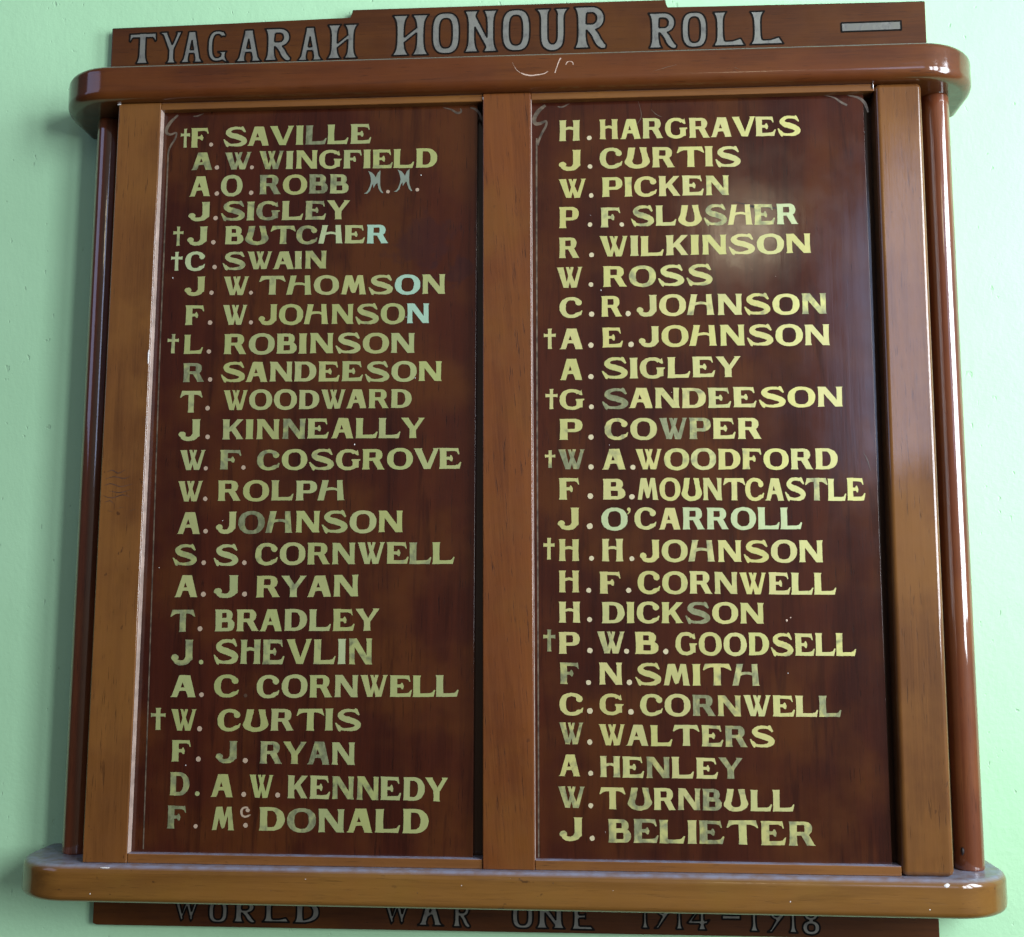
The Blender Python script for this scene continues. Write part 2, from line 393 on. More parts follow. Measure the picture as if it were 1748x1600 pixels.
SG['G'] = ring(.58, .49, .58, .52, .29, .36, 42, 330) + [[(.86, .80), (.98, .90), (1.03, .97), (1.09, .71), (1.02, .69), (.93, .74)], [(.76, .51), (1.17, .51), (1.17, .46), (1.09, .41), (1.09, .10), (.93, .08), (.80, .16), (.80, .38), (.76, .45)]]
SG['H'] = stem(.02, .30) + stem(.66, .95) + [[(.29, .51), (.40, .545), (.48, .555), (.57, .545), (.67, .51), (.67, .64), (.57, .675), (.48, .685), (.40, .675), (.29, .65)]]
SG['h'] = [[(0, 0), (.30, 0), (.31, .05), (.49, .94), (.52, 1), (.20, 1), (.21, .94), (.03, .05)], [(.90, 1), (1.17, 1), (1.16, .94), (1.24, .06), (1.28, 0), (.93, 0), (.94, .06)],
           [(.38, .46), (.5, .50), (.66, .52), (.80, .51), (.94, .46), (.94, .59), (.80, .635), (.66, .645), (.5, .63), (.38, .60)]]
SG['I'] = stem(.03, .36)
SG['J'] = [[(.58, 1), (.95, 1), (.92, .93), (.92, .24), (.62, .20), (.61, .93)], [(.615, .3), (.92, .3), (.92, .19), (.62, .0), (.50, .10)]] + stroke([(.76, .27, .30), (.66, .12, .24), (.46, .055, .20), (.26, .09, .20), (.15, .20, .17)]) + disc(.16, .27, .16, .14)
SG['K'] = stem(.03, .34) + [[(.33, .36), (.33, .56), (.71, .98), (.70, 1), (1.02, 1), (1.0, .97), (.56, .50)], [(.44, .52), (.60, .66), (.99, .05), (1.04, 0), (.68, 0), (.69, .05), (.40, .46)]]
SG['L'] = gE(1.02, top=False)
SG['M'] = [[(0, 0), (.26, 0), (.27, .05), (.44, .8), (.46, 1), (.22, 1), (.20, .93), (.03, .05)], [(.22, 1), (.54, 1), (.72, .40), (.72, .14), (.57, .06), (.50, .14)],
           [(.56, .06), (.70, .10), (.98, .96), (.98, 1), (.80, 1), (.64, .42)], [(.80, 1), (1.06, 1), (1.06, .94), (1.21, .05), (1.25, 0), (.90, 0), (.92, .05), (.84, .85)]]
SG['N'] = stem(.02, .27) + stem(.84, 1.08) + [[(.0, 1), (.36, 1), (1.085, .03), (1.09, 0), (.78, 0), (.05, .95)]]
SG['O'] = ring(.62, .49, .62, .53, .31, .365, n=36)
SG['P'] = stem(.03, .35) + bowl(.25, .36, 1, 1.0, .32, .15)
SG['R'] = stem(.03, .34) + bowl(.25, .42, 1, .96, .31, .15) + [[(.50, .50), (.82, .47), (1.04, .06), (1.10, 0), (.74, 0), (.73, .05), (.52, .40)]]
SG['S'] = stroke([(1.02, .80, .10), (.92, .90, .12), (.66, .945, .14), (.38, .905, .17), (.22, .73, .26), (.36, .58, .27), (.64, .50, .28), (.94, .38, .27), (1.04, .24, .28), (.88, .09, .20), (.56, .05, .13), (.28, .085, .13), (.12, .23, .12)], 5) \
    + [[(.80, .95), (.93, 1.04), (1.0, 1.0), (1.12, .74), (1.06, .70), (.92, .82)], [(-.02, .36), (.04, .37), (.20, .20), (.32, .10), (.22, -.05), (.14, -.01), (.05, .17)]]
SG['T'] = stem(.50, .82, .025) + [[(.10, 1), (1.20, 1), (1.225, .94), (1.0, .83), (.30, .83), (.08, .94)], [(.0, .69), (.05, .685), (.17, .77), (.34, .83), (.20, 1), (.10, 1)], [(1.31, .69), (1.26, .685), (1.14, .77), (.97, .83), (1.10, 1), (1.20, 1)]]
SG['U'] = sstrip([(.18, 1), (.15, .75), (.09, .5), (0, .27), (.15, .08), (.38, -.02), (.62, -.045), (.88, 0), (1.08, .1), (1.22, .3), (1.13, .55), (1.07, .8), (1.05, 1)],
                 [(.52, 1), (.47, .75), (.42, .5), (.37, .33), (.41, .22), (.5, .17), (.62, .155), (.74, .17), (.82, .23), (.85, .37), (.82, .6), (.77, .8), (.72, 1)], 3)
SG['V'] = [[(0, 1), (.40, 1), (.39, .95), (.72, .16), (.82, 0), (.50, 0), (.48, .06), (.04, .93)], [(.92, 1), (1.21, 1), (1.17, .93), (.84, .06), (.82, 0), (.56, 0), (.66, .2), (.95, .93)]]
SG['W'] = [[(0, 1), (.36, 1), (.35, .95), (.52, .22), (.60, 0), (.34, 0), (.33, .06), (.04, .93)], [(.44, 0), (.58, 0), (.60, .06), (.85, .95), (.86, 1), (.70, 1), (.70, .95), (.48, .2)],
           [(.46, 1), (.62, 1), (.63, .95), (.92, .22), (1.0, 0), (.73, 0), (.73, .06), (.49, .94)], [(.82, 0), (1.0, 0), (1.03, .06), (1.26, .94), (1.31, 1), (1.06, 1), (1.09, .94), (.88, .2)]]
SG['Y'] = [[(0, 1), (.38, 1), (.38, .95), (.64, .55), (.72, .38), (.42, .30), (.42, .44), (.05, .94)], [(.84, 1), (1.16, 1), (1.11, .94), (.74, .42), (.60, .40), (.60, .54), (.87, .94)]] + stem(.42, .73, .03, 0, .45, 0)
SG['+'] = [[(.17, 0), (.36, 0), (.34, .08), (.335, .92), (.36, 1), (.17, 1), (.19, .92), (.18, .08)], [(0, .58), (.06, .605), (.46, .605), (.52, .58), (.52, .77), (.46, .745), (.06, .745), (0, .77)]]
SG['.'] = disc(.5, .5, .5)
SG["'"] = disc(.5, .92, .40, .085) + [[(.30, .88), (.90, .93), (.80, .80), (.25, .69), (.18, .72), (.52, .82)]]
SG['c'] = ring(.5, .5, .5, .5, .28, .33, 60, 320) + disc(.70, .66, .2, .17) + [[(.72, .1), (1.0, .22), (.95, .3), (.7, .22)]]
SG['m'] = [[((X - 680) / 225, (468 - Y) / 268) for X, Y in
            ((725, 205), (770, 225), (796, 252), (812, 280), (840, 225), (870, 200), (864, 300), (870, 380), (885, 430), (905, 460), (893, 466), (864, 440), (848, 405), (834, 345),
             (815, 360), (790, 405), (784, 355), (768, 382), (748, 440), (715, 468), (680, 465), (708, 452), (730, 425), (752, 370), (760, 320), (750, 260), (736, 225))]]

# tall art-nouveau title letters
def fstem(xc, w, f0, f1, y0=0, y1=1):
    ys = [0, .04, .10, .18, .30, .5, .70, .82, .90, .96, 1]
    fl = [1, .72, .40, .16, .03, 0, .03, .16, .40, .72, 1]
    L = []; R = []
    for i, (y, k) in enumerate(zip(ys, fl)):
        f = (f0 if i < 5 else f1) * k
        L.append((xc - w / 2 - f, y0 + y * (y1 - y0))); R.append((xc + w / 2 + f, y0 + y * (y1 - y0)))
    return strip(L, R)
def foot_leg(xb0, xb1, xt0, xt1, f):
    L = [(xb0 - f, 0), (xb0 - f * .4, .05), (xb0 + (xt0 - xb0) * .14, .14), (xt0, 1)]
    R = [(xb1 + f, 0), (xb1 + f * .4, .05), (xb1 + (xt1 - xb1) * .14, .14), (xt1, 1)]
    return strip(L, R)
TG = {}
TG['T'] = fstem(.46, .24, .10, .0) + [[(.0, .98), (.92, 1), (.92, .85), (.02, .85)], [(.0, .99), (.10, .86), (.03, .72), (-.01, .74)], [(.93, 1), (.82, .86), (.90, .72), (.94, .74)]]
TG['Y'] = fstem(.42, .19, .10, 0, 0, .5) + [[(.03, 1), (.28, 1), (.27, .95), (.51, .45), (.33, .40), (.12, .90), (.0, .97)], [(.56, 1), (.78, 1), (.74, .93), (.51, .42), (.38, .45), (.58, .88), (.60, .95)]]
TG['A'] = foot_leg(.10, .26, .27, .42, .07) + foot_leg(.50, .66, .32, .48, .07) + [[(.22, .29), (.55, .29), (.52, .41), (.24, .41)], [(.25, .94), (.27, 1), (.48, 1), (.50, .94)]]
TG['a'] = foot_leg(.10, .26, .27, .42, .07) + foot_leg(.50, .66, .32, .48, .07) + [[(.18, .30), (.30, .34), (.50, .56), (.46, .66), (.36, .58), (.22, .48)], [(.25, .94), (.27, 1), (.48, 1), (.50, .94)]]
TG['G'] = ring(.36, .50, .36, .50, .18, .38, 45, 300, 2.6, 2.6) + [[(.50, .92), (.58, .98), (.66, .86), (.64, .80), (.50, .84)], [(.36, .32), (.72, .32), (.67, .26), (.66, .14), (.72, .02), (.80, -.04), (.66, -.02), (.52, .06), (.36, .0), (.40, .12), (.48, .16), (.50, .24)]]
TG['R'] = fstem(.20, .22, .09, .09) + bowl(.2, .43, 1, .78, .20, .15, 2.1) + stroke([(.36, .50, .14), (.52, .34, .19), (.62, .16, .20), (.72, .06, .17), (.82, .03, .08)])
TG['H'] = fstem(.20, .20, .13, .12) + fstem(.73, .20, .12, .13) + [[(.28, .30), (.28, .43), (.65, .70), (.65, .57)]]
TG['O'] = ring(.34, .5, .34, .5, .16, .36, 0, 360, 2.9, 2.9)
TG['N'] = fstem(.18, .18, .10, .10) + fstem(.68, .18, .10, .10) + [[(.09, .98), (.27, .92), (.76, .04), (.68, .02), (.56, .12), (.15, .80)]]
TG['U'] = sstrip([(.02, 1), (.10, .90), (.13, .75), (.13, .4), (.16, .14), (.28, .01), (.42, -.02), (.56, .02), (.66, .14), (.69, .4), (.69, .75), (.72, .90), (.80, 1)],
                 [(.38, 1), (.32, .90), (.31, .75), (.31, .4), (.32, .24), (.37, .16), (.42, .15), (.46, .16), (.51, .24), (.52, .4), (.52, .75), (.52, .90), (.46, 1)], 3)
TG['L'] = fstem(.22, .21, .12, .11) + [[(.25, 0), (.98, 0), (.85, .21), (.80, .20), (.60, .14), (.25, .13)]]
TG['D'] = fstem(.18, .20, .09, .08) + bowl(.12, 0, 1, .78, .20, .15, 2.4)
TG['W'] = [[(0, 1), (.20, 1), (.40, .12), (.30, 0)], [(.30, 0), (.27, .14), (.52, 1), (.66, 1)], [(.46, 1), (.66, 1), (.82, .12), (.74, 0)], [(.74, 0), (.68, .14), (.90, 1), (1.06, 1)]]
TG['E'] = fstem(.20, .20, .10, .10) + [[(.2, 0), (.92, 0), (.80, .14), (.2, .14)], [(.2, 1), (.82, 1), (.80, .86), (.2, .86)], [(.2, .44), (.50, .46), (.58, .42), (.58, .64), (.50, .58), (.2, .58)]]
TG['1'] = fstem(.2, .16, .12, .02)
TG['9'] = [[(.0, 0), (.20, .0), (.28, .10), (.68, .58), (.62, .72), (.48, .64), (.16, .12)]] + ring(.44, .74, .30, .26, .14, .13)
TG['4'] = fstem(.66, .17, .10, .0, 0, 1) + [[(.0, .26), (.12, .23), (.86, .24), (1.0, .40), (.96, .40), (.86, .36), (.16, .36)], [(.0, .27), (.10, .36), (.62, 1), (.62, .86), (.22, .34)]]
TG['-'] = [[(0, 0), (1, .03), (1, 1), (0, .97)]]
TG['8'] = ring(.5, .26, .5, .26, .20, .12) + ring(.5, .76, .42, .25, .18, .12)

def union(polys):
    vs, fs = [], []
    for p in polys:
        q = []
        for a in p:
            if not q or math.dist(q[-1], a) > 1e-6: q.append(a)
        if len(q) > 2 and math.dist(q[0], q[-1]) < 1e-6: q.pop()
        if len(q) < 3: continue
        ar = sum(q[i - 1][0] * q[i][1] - q[i][0] * q[i - 1][1] for i in range(len(q)))
        if abs(ar) < 1e-7: continue
        if ar < 0: q = q[::-1]
        fs.append(list(range(len(vs), len(vs) + len(q)))); vs += q
    r = geometry.delaunay_2d_cdt([Vector(v) for v in vs], [], fs, 0, 1e-5, False)
    ov, of = [tuple(v) for v in r[0]], r[2]
    pol = [([vs[i] for i in f], min(vs[i][0] for i in f), max(vs[i][0] for i in f)) for f in fs]
    def inside(x, y):
        for q, lo, hi in pol:
            if not lo <= x <= hi: continue
            c = False
            for k in range(len(q)):
                (xa, ya), (xb, yb) = q[k - 1], q[k]
                if (ya > y) != (yb > y) and x < (xb - xa) * (y - ya) / (yb - ya) + xa: c = not c
            if c: return True
        return False
    keep = []
    for f in of:
        if inside(sum(ov[i][0] for i in f) / len(f), sum(ov[i][1] for i in f) / len(f)): keep.append(tuple(f))
    return ov, keep
def outline(vs, fs, d, ax):
    # a painted line of half width d around the edge of a filled letter; ax: width/height so the line is even
    cnt = {}
    for f in fs:
        for i in range(len(f)):
            e = (f[i], f[(i + 1) % len(f)]); k = tuple(sorted(e)); cnt[k] = cnt.get(k, 0) + 1
    pol = []
    for (a, b), n in cnt.items():
        if n != 1: continue
        A, B = vs[a], vs[b]; L = math.dist(A, B)
        if L < 1e-5: continue
        nx, ny = -(B[1] - A[1]) / L * d, (B[0] - A[0]) / L * d
        pol.append([(A[0] + nx, A[1] + ny), (A[0] - nx, A[1] - ny), (B[0] - nx, B[1] - ny), (B[0] + nx, B[1] + ny)])
        pol += disc(A[0], A[1], d, d, 6)
    return pol
def bounds(polys):
    xs = [p[0] for q in polys for p in q]
    return min(xs), max(xs)

rnd = random.Random(5)
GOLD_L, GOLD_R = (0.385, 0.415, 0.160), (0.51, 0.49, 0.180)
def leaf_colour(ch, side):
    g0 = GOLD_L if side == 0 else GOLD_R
    k = 1 + rnd.uniform(-.06, .06)
    g0 = (g0[0] * k * (1 + rnd.uniform(-.03, .03)), g0[1] * k, g0[2] * k * (1 + rnd.uniform(-.1, .1)))
    if ch.isdigit(): return (*g0, int(ch) / 9 * .95)
    return {'m': (0.36, 0.56, 0.41, .10), 'n': (0.45, 0.52, 0.27, .15), 'b': (0.235, 0.285, 0.225, .3),
            'p': (0.50, 0.37, 0.26, .0), 'q': (0.62, 0.54, 0.33, .0), 'd': (0.07, 0.03, 0.02, 0.0)}[ch]
GAP = {'.': .0}
class Letters:
    def __init__(s): s.v, s.f, s.c = [], [], []
    def add(s, vs, fs, fn, col):
        o = len(s.v)
        s.v += [fn(*p) for p in vs]; s.f += [tuple(o + i for i in f) for f in fs]; s.c += [col] * len(vs)
    def build(s, name, mat, parent, attr=True):
        me = bpy.data.meshes.new(name)
        me.from_pydata(s.v, [], s.f); me.update()
        for pl in me.polygons: pass
        if attr:
            a = me.attributes.new('leaf', 'FLOAT_COLOR', 'POINT')
            for i, c in enumerate(s.c): a.data[i].color = c
        o = link(name, me, mat, parent)
        return o
def jig(polys, amt):
    # the sign writer's hand: every corner a little off
    memo = {}
    def J(p):
        k = (round(p[0], 3), round(p[1], 3))
        if k not in memo: memo[k] = (p[0] + rnd.uniform(-amt, amt), p[1] + rnd.uniform(-amt, amt))
        return memo[k]
    return [[J(p) for p in q] for q in polys]
def name_line(tokens, side, panel):
    L = Letters()
    for t, x0, x1, b0, b1, h0, h1, wear in tokens:
        if t in '.':
            xc = (x0 + x1) / 2; r = (x1 - x0) / 2
            vs, fs = union(jig(disc(0, 0, 1, 1, 12), .06))
            L.add(vs, fs, lambda u, v: v3(xc + r * u, b0 + r + r * v, -9.75), leaf_colour(wear, side)); continue
        gl = [SG[c] for c in t]
        bs = [bounds(q) for q in gl]
        gap = .095 if len(t) < 10 else .06
        gaps = []
        for i in range(len(t) - 1):
            pr = t[i] + t[i + 1]
            gg = gap
            if pr in ('AV', 'VE', 'AW', 'WA', 'LY', 'LT', 'TA', 'RY', 'YA', 'OV', 'DY', 'SA', 'AI', 'TC', 'TL', 'ST', 'TI', 'PT', 'EY', 'LL', 'EL', 'RA', 'TT', 'Ph', 'Oh', 'Th', 'Ch', 'Sh'): gg = gap - .07
            if pr[0] in 'IHNh' and pr[1] in 'IHNM': gg = gap + .05
            gaps.append(gg)
        tot = sum(b - a for a, b in bs) + sum(gaps)
        x = 0.0
        for i, (q, (a, b)) in enumerate(zip(gl, bs)):
            q = jig(q, .009)
            vs, fs = union(q)
            sk = rnd.uniform(-.012, .012); dy = rnd.uniform(-.012, .012); sc = 1 + rnd.uniform(-.015, .015)
            def fn(u, v, x=x, a=a):
                uu = (x + (u - a) + sk * v) / tot
                return v3(x0 + uu * (x1 - x0), b0 + (b1 - b0) * uu + (v * sc + dy) * (h0 + (h1 - h0) * uu), -9.75)
            L.add(vs, fs, fn, leaf_colour(wear[i] if i < len(wear) else '1', side))
            x += b - a + (gaps[i] if i < len(gaps) else 0)
    return L.build('name_line', M['gold'], panel)
DATA = {
'L':[
[["+",71.5,82.1,788.6,788.6,22.6,22.6,"2"],["F",83.7,103.9,788.4,788.4,23.6,23.6,"1"],[".",104.8,109.5,789.4,789.4,23.3,23.3,"p"],["SAVILLE",121.2,292.0,789.6,788.3,22.8,23.1,"2112900"]],
[["A",84.8,109.6,761.7,761.7,20.8,20.8,"5"],[".",112.4,117.5,761.8,761.8,20.8,20.8,"p"],["W",123.6,154.8,761.6,761.6,20.3,20.3,"5"],[".",153.2,157.8,761.2,761.2,20.5,20.5,"p"],["WINGFIELD",163.6,367.2,761.1,758.3,21.2,22.7,"523121311"]],
[["A",83.8,108.3,730.8,730.8,23.6,23.6,"2"],[".",113.4,118.5,731.0,731.0,23.1,23.1,"p"],["O",120.4,145.3,730.7,730.7,23.8,23.8,"2"],[".",152.9,158.1,730.9,730.9,22.8,22.8,"p"],["ROBB",165.0,267.1,731.2,730.5,23.0,22.2,"6275"],["m",284.7,306.7,729.6,729.6,27.4,27.4,"b"],[".",309.9,314.1,729.2,729.2,21.9,21.9,"p"],["m",318.6,339.5,730.8,730.8,26.4,26.4,"b"],[".",343.2,347.3,730.8,730.8,21.1,21.1,"p"]],
[["J",83.8,108.7,702.2,702.2,21.3,21.3,"2"],[".",112.8,118.0,702.0,702.0,21.5,21.5,"p"],["SIGLEY",121.4,269.4,701.9,700.0,22.0,22.0,"556151"]],
[["+",67.4,79.0,673.4,673.4,22.2,22.2,"4"],["J",83.5,106.7,673.7,673.7,21.4,21.4,"2"],[".",111.3,116.4,673.8,673.8,21.6,21.6,"p"],["BUTChER",127.1,313.2,673.6,671.4,21.1,21.4,"1545n1m"]],
[["+",66.0,79.0,644.2,644.2,22.0,22.0,"n"],["C",82.3,105.4,643.8,643.8,22.0,22.0,"n"],[".",113.7,118.8,645.0,645.0,21.0,21.0,"p"],["SWAIN",125.3,243.9,644.4,643.5,20.8,20.4,"31114"]],
[["J",82.9,106.0,615.4,615.4,21.2,21.2,"1"],[".",111.3,116.4,615.3,615.3,21.6,21.6,"p"],["W",127.2,156.2,614.8,614.8,21.6,21.6,"1"],[".",156.6,161.2,614.8,614.8,21.3,21.3,"p"],["ThOMSON",168.1,377.7,614.7,612.4,21.6,21.8,"31111m1"]],
[["F",84.7,106.1,581.0,581.0,22.4,22.4,"2"],[".",110.9,116.0,581.0,581.0,22.4,22.4,"p"],["W",127.5,155.4,580.4,580.4,22.6,22.6,"2"],[".",157.7,162.3,580.8,580.8,22.3,22.3,"p"],["JOhNSON",168.6,360.2,580.7,579.3,22.8,22.3,"111130m"]],
[["+",65.9,78.6,549.2,549.2,21.8,21.8,"4"],["L",84.4,106.2,548.0,548.0,22.0,22.0,"2"],[".",110.7,115.8,548.0,548.0,22.3,22.3,"p"],["ROBINSON",130.2,344.5,547.6,546.2,22.9,22.2,"11111110"]],
[["R",84.9,109.2,516.0,516.0,21.4,21.4,"7"],[".",113.3,118.3,516.2,516.2,21.4,21.4,"p"],["SANDEESON",127.9,374.7,515.9,514.3,22.3,22.0,"111221111"]],
[["T",82.4,107.9,481.3,481.3,24.7,24.7,"3"],[".",111.5,116.7,483.8,483.8,21.5,21.5,"p"],["WOODWARD",131.7,341.9,484.2,484.7,22.2,20.4,"11111111"]],
[["J",82.4,107.0,450.9,450.9,23.0,23.0,"2"],[".",112.7,117.9,451.6,451.6,22.1,22.1,"p"],["KINNEALLY",131.9,357.2,451.5,451.2,22.0,22.2,"321621111"]],
[["W",84.9,113.7,417.3,417.3,22.4,22.4,"1"],[".",112.1,116.9,416.8,416.8,22.1,22.1,"p"],["F",130.2,153.8,417.5,417.5,21.9,21.9,"6"],[".",154.3,159.2,417.4,417.4,21.9,21.9,"p"],["COSGROVE",171.8,397.2,417.3,416.9,21.8,22.9,"50311111"]],
[["W",84.0,111.8,382.8,382.8,22.2,22.2,"1"],[".",112.7,117.6,383.0,383.0,22.2,22.2,"p"],["ROLPh",129.1,269.8,383.1,383.5,22.2,21.8,"11311"]],
[["A",84.8,110.9,347.0,347.0,24.0,24.0,"1"],[".",114.3,119.4,347.4,347.4,23.5,23.5,"p"],["JOhNSON",128.2,334.0,347.8,348.5,23.4,23.7,"1851111"]],
[["S",81.3,108.2,313.0,313.0,22.6,22.6,"4"],[".",113.3,118.4,313.0,313.0,22.6,22.6,"p"],["S",126.7,154.2,312.8,312.8,22.8,22.8,"2"],[".",158.5,163.6,313.0,313.0,22.6,22.6,"p"],["CORNWELL",172.8,390.8,313.4,314.3,23.5,23.0,"31111352"]],
[["A",84.6,110.4,278.1,278.1,23.4,23.4,"1"],[".",114.1,119.6,278.6,278.6,22.9,22.9,"p"],["J",128.4,155.5,278.2,278.2,23.3,23.3,"1"],[".",159.6,165.1,278.9,278.9,22.9,22.9,"p"],["RYAN",175.0,286.9,278.2,279.5,23.3,22.7,"1411"]],
[["T",81.4,108.6,241.0,241.0,23.6,23.6,"6"],[".",111.8,117.1,241.7,241.7,23.2,23.2,"p"],["BRADLEY",130.8,310.2,241.6,243.1,23.2,23.0,"1111121"]],
[["J",83.9,108.0,206.6,206.6,26.6,26.6,"5"],[".",114.5,119.5,206.2,206.2,22.1,22.1,"4"],["SHEVLIN",130.4,303.3,207.2,207.3,25.0,27.2,"33422n4"]],
[["A",84.4,112.7,171.7,171.7,23.0,23.0,"1"],[".",116.2,121.3,171.6,171.6,22.8,22.8,"p"],["C",132.3,159.6,171.8,171.8,23.2,23.2,"1"],[".",164.7,168.8,171.5,171.5,22.3,22.3,"d"],["CORNWELL",178.7,396.3,171.6,174.0,23.6,22.5,"11111121"]],
[["+",64.4,80.4,137.0,137.0,22.9,22.9,"3"],["W",86.3,114.2,136.4,136.4,22.6,22.6,"1"],[".",115.2,120.7,135.6,135.6,22.2,22.2,"p"],["CURTIS",137.1,292.3,136.2,138.1,23.0,22.4,"111111"]],
[["F",88.3,109.0,103.6,103.6,22.7,22.7,"2"],[".",115.0,120.5,103.8,103.8,21.6,21.6,"p"],["J",136.6,160.0,103.8,103.8,22.0,22.0,"6"],[".",166.0,171.5,102.9,102.9,22.4,22.4,"p"],["RYAN",184.3,286.5,102.6,102.4,23.3,23.3,"5472"]],
[["D",88.0,109.2,68.6,68.6,24.1,24.1,"6"],[".",115.4,120.4,68.2,68.2,23.6,23.6,"4"],["A",132.1,156.8,67.6,67.6,23.8,23.8,"2"],[".",165.7,170.9,68.0,68.0,23.8,23.8,"p"],["W",173.7,199.9,67.6,67.6,23.5,23.5,"1"],[".",202.1,207.4,67.8,67.8,23.5,23.5,"p"],["KENNEDY",215.3,386.1,67.2,66.0,23.5,24.1,"1154111"]],
[["F",86.4,106.6,34.6,34.6,23.7,23.7,"7"],[".",115.1,119.6,34.9,34.9,23.0,23.0,"p"],["M",134.9,159.1,34.0,34.0,23.8,23.8,"2"],["c",165.0,176.4,46.7,46.7,11.5,11.5,"p"],[".",168.6,173.6,36.3,36.3,21.2,21.2,"p"],["DONALD",185.7,365.7,33.5,33.1,23.8,24.4,"363111"]]],
'R':[
[["H",504.3,527.5,785.7,785.7,23.8,23.8,"1"],[".",535.4,540.7,785.9,785.9,24.1,24.1,"q"],["HARGRAVES",549.5,770.6,786.4,785.4,23.6,22.3,"111010101"]],
[["J",503.9,528.6,752.0,752.0,23.4,23.4,"1"],[".",536.0,541.2,752.7,752.7,23.2,23.2,"q"],["CURTIS",549.5,704.3,752.7,751.7,23.9,23.0,"110111"]],
[["W",503.9,534.3,719.6,719.6,21.8,21.8,"1"],[".",537.2,542.4,719.2,719.2,22.8,22.8,"q"],["PICKEN",551.7,691.1,719.7,719.1,22.8,22.6,"030114"]],
[["P",504.0,525.8,684.8,684.8,23.9,23.9,"0"],[".",535.6,540.8,685.8,685.8,23.1,23.1,"q"],["F",550.0,571.5,685.0,685.0,22.6,22.6,"4"],[".",570.6,575.7,685.2,685.2,22.8,22.8,"q"],["SLUShER",583.1,765.4,685.6,684.5,22.8,23.1,"400515n"]],
[["R",503.9,526.1,651.0,651.0,23.2,23.2,"1"],[".",537.0,542.4,651.0,651.0,23.5,23.5,"q"],["WILKINSON",548.8,778.0,651.6,651.7,23.2,21.7,"011012101"]],
[["W",501.2,529.7,616.9,616.9,23.6,23.6,"3"],[".",536.1,541.5,617.4,617.4,22.8,22.8,"q"],["ROSS",552.1,671.2,617.5,617.9,23.0,22.9,"0413"]],
[["C",504.3,529.4,583.4,583.4,22.9,22.9,"1"],[".",536.4,542.3,583.8,583.8,22.9,22.9,"q"],["R",550.0,572.7,584.0,584.0,22.9,22.9,"1"],[".",576.2,582.1,583.9,583.9,23.1,23.1,"q"],["JOhNSON",588.4,792.5,584.2,583.6,23.3,22.6,"1131315"]],
[["+",487.0,499.9,548.7,548.7,22.6,22.6,"1"],["A",503.9,529.7,547.8,547.8,23.0,23.0,"1"],[".",535.5,541.4,549.2,549.2,22.3,22.3,"q"],["E",550.7,573.1,549.2,549.2,22.0,22.0,"1"],[".",578.9,584.9,549.4,549.4,22.5,22.5,"q"],["JOhNSON",590.3,794.9,550.0,549.2,22.7,22.9,"1301100"]],
[["A",504.1,529.0,514.0,514.0,23.1,23.1,"1"],[".",535.3,541.1,514.2,514.2,22.8,22.8,"q"],["SIGLEY",550.0,699.5,514.8,515.1,22.6,22.9,"111110"]],
[["+",488.6,501.6,481.6,481.6,22.0,22.0,"1"],["G",504.0,530.7,481.4,481.4,22.0,22.0,"2"],[".",535.8,541.1,481.2,481.2,22.7,22.7,"q"],["SANDEESON",549.7,806.3,481.8,481.7,22.4,21.7,"802322100"]],
[["P",503.6,528.7,448.4,448.4,22.6,22.6,"2"],[".",534.9,540.7,447.8,447.8,22.5,22.5,"q"],["COWPER",552.5,720.0,448.2,447.6,23.0,22.8,"408621"]],
[["+",488.0,499.1,417.2,417.2,19.2,19.2,"5"],["W",502.4,531.3,415.7,415.7,21.7,21.7,"7"],[".",534.7,540.5,415.2,415.2,22.1,22.1,"q"],["A",549.2,575.0,415.4,415.4,22.1,22.1,"3"],[".",579.8,585.3,414.9,414.9,22.1,22.1,"q"],["WOODFORD",585.5,799.1,415.3,414.3,22.1,22.3,"23413111"]],
[["F",503.0,524.9,383.0,383.0,23.2,23.2,"0"],[".",533.6,539.8,383.6,383.6,22.5,22.5,"q"],["B",550.1,574.2,383.2,383.2,22.0,22.0,"1"],[".",578.1,584.0,382.8,382.8,22.4,22.4,"q"],["MOUNTCASTLE",587.0,826.6,382.7,380.6,23.6,23.9,"10011101520"]],
[["J",501.7,524.7,351.2,351.2,22.6,22.6,"1"],[".",532.7,539.1,351.1,351.1,22.6,22.6,"q"],["O",548.3,576.2,350.6,350.6,23.7,23.7,"n"],["'",575.7,579.6,350.6,350.6,23.6,23.6,"0"],["CARROLL",583.5,759.8,351.0,350.6,23.2,23.0,"11nnnnn"]],
[["+",486.1,498.2,318.7,318.7,22.9,22.9,"2"],["H",502.8,524.5,317.5,317.5,23.4,23.4,"1"],[".",534.8,540.1,317.5,317.5,22.8,22.8,"q"],["H",548.5,571.3,317.0,317.0,23.8,23.8,"1"],[".",577.6,582.9,317.0,317.0,22.8,22.8,"q"],["JOhNSON",588.8,780.4,316.8,315.8,22.8,23.0,"1141000"]],
[["H",502.7,524.4,284.1,284.1,23.2,23.2,"1"],[".",531.7,537.1,283.4,283.4,23.2,23.2,"q"],["F",546.0,568.2,283.0,283.0,23.1,23.1,"1"],[".",573.9,579.3,283.5,283.5,22.6,22.6,"q"],["CORNWELL",586.1,793.2,283.0,281.8,23.5,22.8,"12121100"]],
[["H",502.6,525.3,252.2,252.2,22.1,22.1,"1"],[".",532.4,537.8,252.7,252.7,21.6,21.6,"q"],["DICKSON",548.0,717.4,251.9,251.9,22.5,21.2,"0011811"]],
